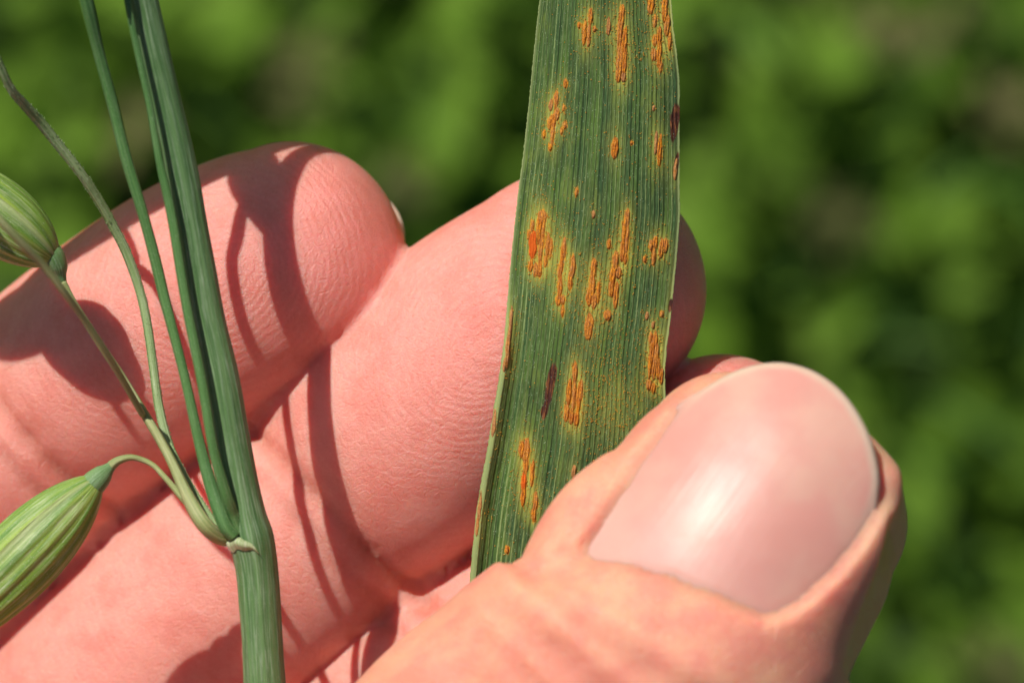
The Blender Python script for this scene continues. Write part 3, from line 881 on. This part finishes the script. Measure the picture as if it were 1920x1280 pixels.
# ------------------------------------------------------------------ the rusted leaf
LE = [(1090, -2600, ), (1050, -1600), (1030, -700), (1018, -150), (1012, 0), (1005, 60), (998, 130), (989, 220), (980, 300), (972, 360), (965, 420), (957, 500), (951, 570), (945, 640), (937, 700), (927, 760), (914, 840), (903, 900), (893, 960), (886, 1030), (879, 1110), (872, 1180), (868, 1240)]
RE = [(1120, -2600), (1190, -1600), (1240, -700), (1256, -150), (1258, 0), (1262, 50), (1269, 100), (1274, 150), (1274, 250), (1274, 330), (1275, 400), (1269, 480), (1262, 550), (1257, 600), (1250, 650), (1246, 700), (1248, 755), (1246, 840), (1236, 930), (1222, 1010), (1205, 1090), (1190, 1160), (1180, 1240)]
def edges_at(py):
    l = np.array(LE, float); r = np.array(RE, float)
    return np.interp(py, l[:, 1], l[:, 0]), np.interp(py, r[:, 1], r[:, 0])
YS = np.linspace(-2600, 1240, 700)
_l, _rr = edges_at(YS)
kk = np.exp(-np.linspace(-2, 2, 9) ** 2); kk /= kk.sum()
def sm(x):
    return np.convolve(np.pad(x, 4, 'edge'), kk, 'valid')
_l, _rr = sm(_l), sm(_rr)

def leaf_z(u, py):
    lift = np.where(py < 0, (np.minimum(py, 0) / 1000.0) ** 2 * -5.0, 0.0) + 0.1
    t = sstep(500, 680, py)
    z = lift - 0.95 * (2 * u - 1) ** 2 * (1 - 0.55 * t) + 0.35 * np.sin(py / 190.0) * (u - 0.5)
    z = z + t * (0.42 * np.exp(-((u - 0.025) / 0.030) ** 2) - 0.16 * np.exp(-((u - 0.105) / 0.030) ** 2))
    z = z + 0.10 * np.sin(py / 75.0 + 1.0) * np.exp(-((u - 1) / 0.12) ** 2)
    return z
def leaf_pt(u, py, dz=0.0):
    l, r = np.interp(py, YS, _l), np.interp(py, YS, _rr)
    px = l + (r - l) * u
    z = leaf_z(u, py) + dz
    f = (DCAM - z) / DCAM
    return np.stack([(px - 960) / PXMM * f, (640 - py) / PXMM * f, z], -1)
def px_u(px, py):
    l, r = np.interp(py, YS, _l), np.interp(py, YS, _rr)
    return (px - l) / (r - l)

# x, y, length, width in photograph pixels, kind: 0 plain, 1 bright orange, 2 brown
PUST = [(1107, 32, 32, 9, 0), (1096, 63, 48, 8, 0), (1104, 66, 46, 8, 0), (1086, 48, 11, 6, 0), (1115, 55, 10, 6, 0), (1141, 50, 34, 9, 2),
        (1166, 32, 46, 11, 0), (1162, 62, 66, 10, 0), (1171, 82, 62, 10, 0), (1162, 112, 60, 12, 0), (1171, 116, 52, 10, 0), (1160, 139, 32, 11, 0), (1169, 145, 20, 9, 2),
        (1221, 10, 36, 13, 0), (1228, 40, 26, 8, 0), (1247, 14, 56, 12, 0), (1251, 48, 40, 11, 0), (1228, 76, 24, 9, 0), (1236, 70, 40, 9, 0), (1226, 103, 25, 11, 0), (1236, 104, 50, 10, 0), (1239, 126, 24, 7, 0), (1256, 78, 34, 8, 0),
        (1060, 157, 18, 8, 0), (1043, 187, 34, 9, 0), (1033, 197, 24, 9, 2), (1044, 214, 26, 10, 0), (1038, 226, 26, 10, 0), (1031, 231, 26, 8, 0), (1036, 250, 52, 8, 0), (1032, 276, 14, 7, 0), (1059, 235, 14, 8, 0), (1020, 252, 16, 7, 0), (1057, 203, 12, 6, 0), (1053, 246, 14, 6, 0),
        (1153, 278, 40, 14, 0), (1230, 268, 44, 8, 2), (1237, 282, 60, 9, 0), (1081, 360, 18, 7, 0), (1113, 402, 16, 8, 2), (1267, 318, 40, 8, 2),
        (1017, 407, 26, 18, 0), (1011, 428, 60, 10, 0), (998, 424, 24, 7, 0), (999, 459, 52, 16, 1), (1018, 440, 70, 8, 0), (1013, 472, 56, 9, 0), (995, 498, 24, 10, 0), (1004, 506, 26, 10, 0), (1012, 506, 28, 10, 0), (1027, 460, 50, 8, 0), (1033, 466, 40, 7, 0), (1023, 490, 24, 8, 0),
        (1058, 466, 44, 8, 0), (1054, 486, 62, 8, 0), (1050, 508, 26, 9, 0), (1050, 537, 52, 10, 0), (1047, 563, 20, 12, 0), (1055, 562, 18, 9, 0), (1055, 583, 24, 7, 0),
        (1074, 500, 46, 10, 0), (1069, 526, 38, 9, 0), (1113, 503, 38, 12, 0), (1110, 540, 60, 12, 0), (1105, 554, 40, 12, 0), (1114, 564, 30, 11, 0), (1122, 548, 42, 7, 0), (1104, 612, 50, 17, 0), (1139, 591, 19, 14, 0), (1142, 458, 19, 8, 0),
        (1176, 409, 36, 10, 0), (1170, 440, 60, 8, 0), (1176, 448, 60, 8, 0), (1167, 471, 40, 11, 0), (1173, 484, 24, 8, 0), (1154, 490, 38, 12, 0), (1149, 517, 40, 12, 0), (1160, 511, 22, 11, 0), (1146, 541, 30, 10, 0), (1155, 553, 50, 10, 0),
        (1221, 460, 22, 8, 0), (1229, 454, 24, 9, 0), (1226, 481, 34, 8, 0), (1209, 486, 12, 7, 0), (1240, 465, 36, 10, 0), (1248, 460, 28, 9, 0), (1213, 592, 16, 8, 2), (1241, 589, 11, 7, 0), (1225, 609, 14, 7, 2),
        (1220, 633, 22, 8, 0), (1229, 636, 30, 9, 0), (1223, 656, 50, 9, 0), (1231, 664, 44, 9, 0), (1219, 684, 50, 8, 0), (1227, 686, 50, 9, 0), (1234, 690, 40, 9, 0), (1240, 705, 30, 9, 0), (1217, 721, 20, 10, 0), (1225, 727, 18, 9, 0),
        (957, 612, 76, 8, 2), (952, 655, 70, 9, 2), (946, 684, 28, 7, 2), (1078, 698, 42, 9, 0), (1067, 735, 52, 9, 0), (1076, 742, 62, 8, 0), (1085, 745, 62, 9, 0), (1062, 774, 34, 10, 0), (1071, 780, 32, 9, 0), (1081, 784, 28, 11, 0), (1090, 732, 40, 7, 0),
        (978, 842, 32, 10, 0), (987, 845, 50, 13, 0), (986, 870, 42, 10, 0), (998, 887, 50, 8, 0), (982, 904, 40, 10, 1), (981, 929, 40, 10, 0), (1004, 940, 38, 9, 0), (1001, 964, 30, 9, 0), (1076, 884, 26, 9, 2),
        (899, 948, 60, 9, 2), (895, 985, 40, 7, 2), (926, 792, 52, 9, 2), (951, 1030, 14, 8, 0), (1226, 203, 12, 6, 2), (1184, 268, 6, 5, 0), (992, 440, 20, 8, 0)]

def build_leaf():
    base = leaf_pt(0.5, 1240.0)
    root = bpy.data.objects.new("rusted_leaf", None); C.objects.link(root)
    root.location = (base[0] * MM, base[1] * MM, (base[2] - GROUND) * MM)
    thing(root, "long green grass leaf blade spotted with orange rust, held under the thumb", "leaf")
    ribs = 37
    nu = ribs * 6 + 1
    u = np.linspace(0, 1, nu)
    ys = np.concatenate([np.linspace(-2600, -60, 130, endpoint=False), np.linspace(-60, 1130, 400, endpoint=False), np.linspace(1130, 1240, 12)])
    Ug, Yg = np.meshgrid(u, ys)
    uu, yy = Ug.ravel(), Yg.ravel()
    ribz = 0.022 * np.cos(2 * math.pi * ribs * uu + 0) + 0.05 * (vnoise(np.stack([uu * 14, yy / 700, uu * 0], 1), 1, 3) - 0.5)
    top = leaf_pt(uu, yy, ribz)
    # rough little teeth along both margins
    tooth = (hash3(np.round(yy / 3.0).astype(int), (uu > .5).astype(int), 5) - 0.3) * 0.05
    top[:, 0] += np.where(uu == 0, -tooth, 0) + np.where(uu == 1, tooth, 0)
    bot = leaf_pt(uu, yy, -0.16)
    powder = np.zeros(len(uu)); halo = np.zeros(len(uu)); dust = np.zeros(len(uu))
    l, r = np.interp(yy, YS, _l), np.interp(yy, YS, _rr)
    gx = l + (r - l) * uu
    for (x, y, ln, wd, kd) in PUST:
        big = min(1.0, ln * wd / 330.0)
        sx, sy = 6 + wd * 0.55, 9 + ln * 0.55
        dd = ((gx - x) / sx) ** 2 + ((yy - y) / sy) ** 2
        halo = halo + 0.36 * big * np.exp(-dd * 0.7)
        powder = np.maximum(powder, (1.0 if kd != 2 else 0.6) * np.exp(-(((gx - x) / (2.5 + wd * 0.5)) ** 2 + ((yy - y) / (4 + ln * 0.52)) ** 2) ** 2))
        dust = dust + 0.16 * big * np.exp(-(((gx - x) / 30) ** 2 + ((yy - y) / 42) ** 2))
    # the right upper margin and the patch above the thumb are yellowed
    halo += 0.75 * np.exp(-((uu - 0.97) / 0.05) ** 2) * sstep(150, 20, yy) * sstep(-260, -20, yy)
    halo += 0.45 * np.exp(-((gx - 1150) / 60) ** 2 - ((yy - 760) / 70) ** 2) * vnoise(np.stack([gx / 14, yy / 40, uu], 1), 1, 8)
    halo += 0.5 * np.exp(-((uu - 1.0) / 0.035) ** 2) * sstep(430, 560, yy) * sstep(780, 700, yy)
    dust += 0.5 * np.exp(-((gx - 1150) / 70) ** 2 - ((yy - 760) / 90) ** 2) + 0.5 * np.exp(-((gx - 1125) / 40) ** 2 - ((yy - 580) / 70) ** 2)
    nec = 0.0
    for (x, y, sx, sy) in ((1266, 218, 9, 26), (1264, 245, 6, 22), (1036, 702, 8, 22), (1029, 736, 8, 26), (1020, 772, 6, 14), (1268, 310, 5, 26), (1257, 572, 4, 14), (955, 630, 4, 30)):
        nec = nec + np.exp(-(((gx - x - (y - yy) * 0.12) / sx) ** 2 + ((yy - y) / sy) ** 2))
    edge = np.exp(-(uu / 0.012) ** 2) + np.exp(-((1 - uu) / 0.014) ** 2) + 0.8 * sstep(560, 700, yy) * np.exp(-((uu - 0.02) / 0.022) ** 2)
    at = {"u": uu, "v": yy / PXMM, "halo": np.clip(halo, 0, 0.9), "dust": np.clip(dust, 0, 1.2), "powder": powder, "necrosis": nec, "edge": np.clip(edge, 0, 1)}
    nr_ = len(ys)
    V = np.vstack([top, bot]); n = len(top)
    f1 = grid_faces(nr_, nu)[:, ::-1]; f2 = grid_faces(nr_, nu) + n
    def side(col):
        i = np.arange(nr_ - 1) * nu + col
        q = np.stack([i, i + nu, i + nu + n, i + n], 1)
        return q if col else q[:, ::-1]
    F = np.vstack([f1, f2, side(0), side(nu - 1)])
    at = {k: np.concatenate([v, v]) for k, v in at.items()}
    me = make_mesh("leaf_blade", V, F, BLADE, attrs=at, base=base)
    link("leaf_blade", me, root)
    # pustules: torn blisters with lips of old skin and powder inside
    for qi, (x, y, ln, wd, kd) in enumerate(PUST):
        na, nb = max(9, int(ln / 2.2)), 13
        sd = qi * 3.7
        rows, lip, ac, al = [], [], [], []
        kdiv = max(1, int(round(wd / 5.5)))
        for i in range(na):
            t = i / (na - 1) * 2 - 1
            prof = max(0.03, (1 - abs(t) ** 2.3)) ** 0.62
            for j in range(nb):
                s = j / (nb - 1) * 2 - 1
                wob = 0.20 * math.sin(t * 3.1 + sd) + 0.07 * math.sin(t * 9.7 + sd * 2)
                yy_ = y + t * ln * 0.54
                ln_ = ln
                hw = wd / 2 * prof * (1 + 0.12 * math.sin(t * ln / 9 + sd * 1.3 + (s > 0) * 2))
                xx = x + s * hw + wob * wd * 0.28 - t * ln / 2 * 0.085
                q = math.sqrt(max(0, 1 - s * s))
                fold = abs(math.sin((s * 0.5 + 0.5) * math.pi * kdiv + 0.25 * math.sin(t * 4 + sd)))
                hgt = (0.012 + 0.10 * q * (0.25 + 0.75 * fold)) * prof * min(1.25, 0.55 + wd / 16.0)
                hgt *= 1 + 0.10 * math.sin(t * 5 + sd + s * 3)
                un = min(max(float(px_u(xx, yy_)), 0.004), 0.996)
                rows.append(leaf_pt(np.array([un]), np.array([float(yy_)]), hgt - (0.05 if abs(s) == 1 or abs(t) == 1 else 0))[0])
                lip.append(max(abs(s) ** 3, abs(t) ** 6, 0.8 * (1 - fold) ** 3)); ac.append(s * wd / 8 + sd); al.append(t * ln / 12)
        n_ = len(rows)
        me = make_mesh("rust_pustule", np.array(rows), grid_faces(na, nb)[:, ::-1], RUST,
                       attrs={"lip": np.array(lip), "tint": np.full(n_, (0.0, -0.5, 1.0)[kd] + 0.3 * math.sin(sd)), "bright": np.full(n_, 0.9 if kd == 1 else 0.0), "across": np.array(ac), "along": np.array(al)}, base=base)
        o = link("rust_pustule", me, root)
        if kd == 1 and ln > 45:
            o['label'] = "smooth bright red-orange blister"
    # loose spores lying on the blade
    n = 5200
    big = np.array([(q[0], q[1], q[2], q[3]) for q in PUST]); wts = (big[:, 2] * big[:, 3]).astype(float); wts /= wts.sum()
    pick = RNG.choice(len(big), n, p=wts)
    gx = big[pick, 0] + RNG.normal(0, 1, n) * (5 + big[pick, 3] * 0.7) * RNG.choice([1, 1, 3.0], n)
    gy = big[pick, 1] + RNG.normal(0, 1, n) * (big[pick, 2] * 0.45 + 5) * RNG.choice([1, 1, 1.8], n)
    m = n // 6
    gx[:m] = RNG.normal(1150, 42, m); gy[:m] = RNG.normal(750, 75, m)
    un = px_u(gx, gy); k = (un > 0.02) & (un < 0.98) & (gy > -200) & (gy < 1200)
    un, gy = un[k], gy[k]; n = len(un)
    c = leaf_pt(un, gy, 0.035)
    s = RNG.uniform(0.018, 0.042, n)
    oct_ = np.array([(1, 0, 0), (-1, 0, 0), (0, 1, 0), (0, -1, 0), (0, 0, 1), (0, 0, -1)], float)
    V = (c[:, None] + oct_[None] * s[:, None, None]).reshape(-1, 3)
    f = np.array([(0, 2, 4), (2, 1, 4), (1, 3, 4), (3, 0, 4), (2, 0, 5), (1, 2, 5), (3, 1, 5), (0, 3, 5)])
    F = (f[None] + (np.arange(n) * 6)[:, None, None]).reshape(-1, 3)
    o = link("rust_spores", make_mesh("rust_spores", V, F, mat_plain("spores", (0.50, 0.20, 0.01), (0.62, 0.33, 0.03), 0.8), base=base), root)
    o['kind'] = 'stuff'

# ------------------------------------------------------------------ the oat sprig
def tube(rows, m=24, flute=0.0, nfl=0, squash=1.0, per=10, prick=0.0, seed=1):
    """rows (px, py, z, radius_px): returns verts, faces, around, along (mm)"""
    pts = np.array([list(P(r[0], r[1], r[2])) + [r[3] / PXMM * (DCAM - r[2]) / DCAM] for r in rows])
    s = catmull(pts, per)
    c, rad = s[:, :3], s[:, 3]
    T = nrm(np.gradient(c, axis=0))
    ref = np.array([0, 0, 1.0])
    U = nrm(np.cross(ref, T)); V = np.cross(T, U)
    L = np.concatenate([[0], np.cumsum(np.linalg.norm(np.diff(c, axis=0), axis=1))])
    th = np.arange(m) / m * 2 * math.pi
    rr = rad[:, None] * (1 + flute * np.cos(th * nfl)[None])
    jit = vnoise(np.stack([np.repeat(L, m) * 0.35, np.tile(np.cos(th), len(c)), np.tile(np.sin(th), len(c))], 1), 1.0, seed).reshape(len(c), m)
    rr = rr * (1 + 0.10 * (jit - 0.5))
    X = c[:, None] + U[:, None] * (rr * np.cos(th))[..., None] + V[:, None] * (rr * np.sin(th) * squash)[..., None]
    verts = X.reshape(-1, 3)
    faces = grid_faces(len(c), m, True)
    around = np.tile(np.arange(m) / m, len(c)); along = np.repeat(L, m)
    # closed ends
    n0 = len(verts)
    verts = np.vstack([verts, c[0] - T[0] * rad[0] * .3, c[-1] + T[-1] * rad[-1] * .3])
    j = np.arange(m); j2 = (j + 1) % m
    e0 = np.stack([np.full(m, n0), j2, j, j], 1)
    last = (len(c) - 1) * m
    e1 = np.stack([np.full(m, n0 + 1), last + j, last + j2, last + j2], 1)
    around = np.append(around, [0, 0]); along = np.append(along, [0, L[-1]])
    tris = np.vstack([e0[:, :3], e1[:, :3]])
    allf = [faces]
    extra_v, extra_f = [], []
    if prick > 0:
        rg = np.random.default_rng(seed)
        cnt = int(L[-1] * 16)
        ii = rg.integers(1, len(c) - 1, cnt); jj = rg.uniform(0, 2 * math.pi, cnt)
        ff = rg.uniform(0, 1, cnt)
        cc = c[ii] * (1 - ff)[:, None] + c[np.minimum(ii + 1, len(c) - 1)] * ff[:, None]
        nn = U[ii] * np.cos(jj)[:, None] + V[ii] * np.sin(jj)[:, None]
        b0 = cc + nn * (rad[ii] * 0.93)[:, None]
        tip = b0 + (nn * 0.9 + T[ii] * 0.7) * (prick * rg.uniform(0.6, 1.2, cnt))[:, None]
        side = np.cross(T[ii], nn) * prick * 0.35
        up = T[ii] * prick * 0.45
        bv = np.stack([b0 + side, b0 - side, b0 + up, tip], 1).reshape(-1, 3)
        off = len(verts)
        k = np.arange(cnt)[:, None] * 4 + off
        tf = np.vstack([k + np.array([0, 2, 3]), k + np.array([2, 1, 3]), k + np.array([1, 0, 3])])
        tris = np.vstack([tris, tf])
        verts = np.vstack([verts, bv])
        around = np.append(around, np.full(cnt * 4, 0.5)); along = np.append(along, np.repeat(L[ii], 4))
    return verts, faces, tris, around, along

def mixed_mesh(name, verts, quads, tris, mat, attrs, base):
    v = (verts - base) * MM
    me = bpy.data.meshes.new(name)
    me.from_pydata(v.tolist(), [], [tuple(q) for q in quads.tolist()] + [tuple(t) for t in tris.tolist()])
    me.polygons.foreach_set("use_smooth", np.full(len(me.polygons), True))
    for k, a in attrs.items():
        at = me.attributes.new(k, 'FLOAT', 'POINT'); at.data.foreach_set("value", np.asarray(a, np.float32))
    me.materials.append(mat)
    me.update()
    return me

def stalk(name, rows, mat, parent, base, **kw):
    v, q, t, ar, al = tube(rows, **kw)
    return link(name, mixed_mesh(name, v, q, t, mat, {"around": ar, "along": al}, base), parent)

def husk(base_pt, axis, up, L, W, D, th0, th1, ribs, seed, belly=0.42, tipp=1.0, flare=0.0):
    """one glume: a boat-shaped shell with raised veins. Returns verts, quads, around, along"""
    A = nrm(axis); Vv = nrm(up - np.dot(up, A) * A); U = np.cross(A, Vv)
    na, nt = 56, 61
    s = np.linspace(0, 1, na); th = np.linspace(th0, th1, nt)
    prof = np.sin(math.pi * np.clip(s, 0, 1) ** (math.log(0.5) / math.log(belly))) ** 0.85
    prof = prof * (1 - 0.15 * s) + 0.13 * (1 - s) ** 3
    full = []
    for off in (0.0, -0.13):
        rib = 1 + 0.028 * np.cos((th - th0) / (th1 - th0) * 2 * math.pi * ribs)[None] * sstep(0, .15, s)[:, None]
        edge = 1 + flare * (np.abs((th - th0) / (th1 - th0) * 2 - 1) ** 6)[None] * np.ones((na, 1))
        R = prof[:, None] * rib * edge
        x = (W * R + off) * np.cos(th)[None]; y = (D * R + off) * np.sin(th)[None]
        bend = 0.05 * L * np.sin(s * math.pi * 0.9)
        X = base_pt + A * (s * L)[:, None, None] + U * x[..., None] + Vv * (y + bend[:, None] * 0)[..., None]
        full.append(X.reshape(-1, 3))
    n = na * nt
    V = np.vstack(full)
    f1 = grid_faces(na, nt); f2 = grid_faces(na, nt)[:, ::-1] + n
    rim = np.array([c for c in range(nt)] + [r_ * nt + nt - 1 for r_ in range(1, na)] + [(na - 1) * nt + c for c in range(nt - 2, -1, -1)] + [r_ * nt for r_ in range(na - 2, 0, -1)])
    rn = np.roll(rim, -1)
    f3 = np.stack([rim, rn, rn + n, rim + n], 1)
    ar = np.tile(np.tile(th / (2 * math.pi), na), 2); al = np.tile(np.repeat(s * L, nt), 2)
    return V, np.vstack([f1, f2, f3]), ar, al

def spikelet(root, base, b_px, e_px, W, D, seed, joint=None):
    B = P(*b_px); E = P(*e_px)
    A = nrm(E - B); L = np.linalg.norm(E - B)
    up = np.array([0, 0, 1.0])
    # heart of the spikelet: the closed lemma, mother of the shells
    v, q, ar, al = husk(B + A * 0.4, A, up, L * 0.93, W * 0.90, D * 0.9, -math.pi, math.pi, 11, seed)
    me = make_mesh("spikelet", v, q, GLUME_PALE, attrs={"around": ar, "along": al}, base=base)
    sp = link("spikelet", me, root)
    for (t0, t1, sc, mat, ll) in ((math.radians(66), math.radians(262), 1.03, GLUME, 1.0), (math.radians(-130), math.radians(110), 0.975, GLUME, 0.97)):
        v, q, ar, al = husk(B, A, up, L * ll, W * sc, D * sc, t0, t1, 9, seed + 1, flare=0.03)
        w01 = (ar * 2 * math.pi - t0) / (t1 - t0)
        mg = np.maximum(sstep(0.075, 0.02, w01), sstep(0.925, 0.98, w01))
        link("glume", make_mesh("glume", v, q, mat, attrs={"around": ar, "along": al, "margin": mg}, base=base), sp)
    # swollen joint where it sits on its stalk
    J = P(*joint) if joint else B - A * 1.6
    JD = B - J
    rows = [J, J + JD * 0.35, J + JD * 0.75, B + JD * 0.1 + A * 0.35, B + A * 1.1]
    rp = []
    for r_, w_ in zip(rows, (0.22, 0.34, 0.58, 0.70, 0.42)):
        f = (DCAM - r_[2]) / DCAM
        rp.append((r_[0] / f * PXMM + 960, 640 - r_[1] / f * PXMM, r_[2], w_ * PXMM))
    vv, qq, tt, a1, a2 = tube(rp, m=20, per=6, seed=seed)
    link("callus", mixed_mesh("callus", vv, qq, tt, CALLUS, {"around": a1, "along": a2}, base), sp)
    return sp

def build_sprig():
    base = P(545, 1560, -4)
    root = bpy.data.objects.new("oat_sprig", None); C.objects.link(root)
    root.location = (base[0] * MM, base[1] * MM, (base[2] - GROUND) * MM)
    thing(root, "green oat stem with thin branches and plump spikelets in front of the fingers", "oat sprig")
    stem = [(545, 1560, -3, 36), (522, 1440, 2.5, 38), (502, 1330, 4.0, 38.5), (495, 1250, 4.4, 38.5), (489, 1150, 4.6, 38.5), (485, 1090, 4.7, 38.5), (480, 1046, 4.8, 40), (472, 1008, 4.9, 42.5), (463, 968, 5.0, 38), (453, 915, 5.1, 35), (436, 830, 5.3, 34.5), (414, 700, 5.6, 33),
            (386, 572, 5.9, 31), (360, 420, 6.3, 29.5), (337, 300, 6.6, 29), (314, 200, 6.9, 28), (291, 100, 7.3, 27), (270, 0, 7.7, 26), (240, -150, 8.5, 24), (215, -320, 9.5, 21), (190, -600, 12, 17), (175, -900, 14, 13), (165, -1300, 14, 8)]
    stalk("stem", stem, STEM, root, base, m=48, flute=0.022, nfl=15, per=8)
    g = [("branch", PED_GREEN, [(452, 1000, 5.6, 12), (438, 965, 5.9, 11.5), (424, 925, 6.5, 10.5), (400, 840, 6.9, 9.5), (380, 720, 7.1, 9.5), (350, 572, 7.4, 9), (321, 400, 7.8, 9), (299, 300, 8.1, 7.5), (281, 200, 8.4, 6.5), (259, 100, 8.7, 6.5), (239, 0, 9, 6.5), (212, -160, 9, 6), (195, -300, 9.5, 6), (180, -600, 11, 6), (150, -900, 13, 5)], 0.045, 1.0),
         ("branch", PED_GREEN, [(440, 1006, 5.9, 12), (423, 985, 6.0, 13), (407, 945, 5.9, 12.5), (390, 890, 5.7, 11.5), (373, 825, 5.6, 10), (345, 700, 5.6, 9.3), (312, 572, 5.7, 10), (291, 485, 5.9, 10.5), (268, 400, 6.3, 10), (238, 300, 6.7, 10.5), (213, 200, 7.2, 10.5), (186, 100, 8.0, 11), (162, 0, 9.2, 13), (125, -150, 10.6, 11), (85, -300, 13, 9), (46, -395, 12.5, 8), (22, -437, 12, 8)], 0.0, 1.0),
         ("branch", PED_ROUGH, [(428, 1004, 5.2, 11), (408, 990, 4.8, 9), (389, 962, 4.2, 7.5), (366, 925, 3.4, 6.5), (338, 878, 2.6, 8), (314, 825, 1.9, 8.5), (298, 760, 1.3, 8.5), (288, 690, 0.9, 8.5), (276, 605, 0.5, 8.5), (261, 540, 0.3, 8.5), (238, 475, 0.5, 9), (213, 425, 0.9, 9), (188, 380, 1.5, 9), (152, 325, 2.4, 9), (110, 272, 3.2, 9.5), (75, 228, 4, 10), (45, 195, 5, 9), (20, 165, 6, 8), (-8, 105, 7, 8), (-60, 0, 8, 8), (-150, -160, 8, 8), (-200, -330, 9.5, 7), (-180, -560, 12, 7), (-100, -715, 14.5, 7), (-10, -735, 16, 7), (24, -690, 16, 8)], 0.12, 1.0),
         ("branch", PED_YELLOW, [(432, 1012, 5.0, 13), (408, 1004, 5.6, 14), (384, 982, 6.0, 14.5), (362, 948, 5.6, 13.5), (342, 908, 5.0, 11), (322, 865, 4.4, 9.5), (298, 820, 3.8, 8.5), (264, 764, 3.1, 8), (228, 705, 2.5, 7.5), (190, 648, 2.0, 7), (158, 598, 1.8, 6.5), (134, 560, 1.8, 6.5), (118, 530, 1.8, 7.5)], 0.03, 1.0),
         ("branch", PED_YELLOW, [(356, 946, 5.2, 8), (341, 930, 5.1, 7.5), (325, 912, 4.6, 6), (308, 893, 3.9, 5.5), (289, 873, 3.3, 5.2), (268, 862, 3.0, 5.4), (245, 857, 3.0, 6), (222, 863, 3.0, 8), (208, 873, 3.0, 10)], 0.02, 1.0),
         ("branch", PED_YELLOW, [(268, 778, 3.6, 6), (232, 715, 5.4, 6.5), (200, 662, 7, 6.5), (160, 602, 8.5, 6.5), (120, 547, 10, 7), (80, 496, 11, 7), (40, 455, 12, 7.5), (0, 412, 12.6, 8), (-60, 350, 12.8, 8), (-140, 250, 12.2, 8), (-205, 150, 10.6, 8), (-236, 90, 9, 8)], 0.0, 1.0)]
    for i, (nm, mt, rows, prick, sq) in enumerate(g):
        stalk(nm, rows, mt, root, base, m=20, flute=0.05, nfl=5, per=10, prick=prick, seed=i + 3)
    # pale ragged collar under the joint
    m = 40; rows = []; ar = []; al = []
    c = P(470, 1030, 4.8)
    for k, (dr, dz) in enumerate(((0.96, -0.10), (1.14, 0.02), (1.22, 0.12), (1.10, 0.26), (0.97, 0.30))):
        for j in range(m):
            t = j / (m - 1)
            th = math.radians(70 + 150 * t)
            wob = 0.22 * math.sin(t * 9) + 0.10 * math.sin(t * 23)
            R = 1.28 * dr * (1 - 0.05 * math.sin(t * 17))
            env = math.sin(math.pi * min(1, max(0, t))) ** 0.5
            x = R * math.cos(th); z = R * math.sin(th)
            rows.append(c + np.array([x, (dz * 1.9) * env + wob * 0.6 - 0.28 * x, z])); ar.append(t); al.append(k * 0.2)
    link("collar", make_mesh("collar", np.array(rows), grid_faces(5, m), COLLAR, attrs={"around": ar, "along": al}, base=base), root)
    # spikelets
    spikelet(root, base, (104, 488, 1.7), (-190, 255, 3.0), 2.05, 1.9, 3, (118, 532, 1.4))
    spikelet(root, base, (184, 898, 3.0), (-205, 1290, 3.6), 2.15, 1.95, 9, (214, 868, 3.0))
    # more spikelets added out of view, most placed to shade the stem and fingers
    for (b, e, W, sd) in (((22, -440, 12), (176, -68, 12), 1.55, 25), ((22, -660, 16), (-668, -345, 16), 2.7, 27), ((-236, 85, 9), (-583, -123, 9), 2.6, 23), ((175, -900, 14), (60, -1260, 16), 2.3, 31)):
        spikelet(root, base, b, e, W, W * 0.85, sd)

build_ground()
build_cover()
build_hand()
build_leaf()
build_sprig()
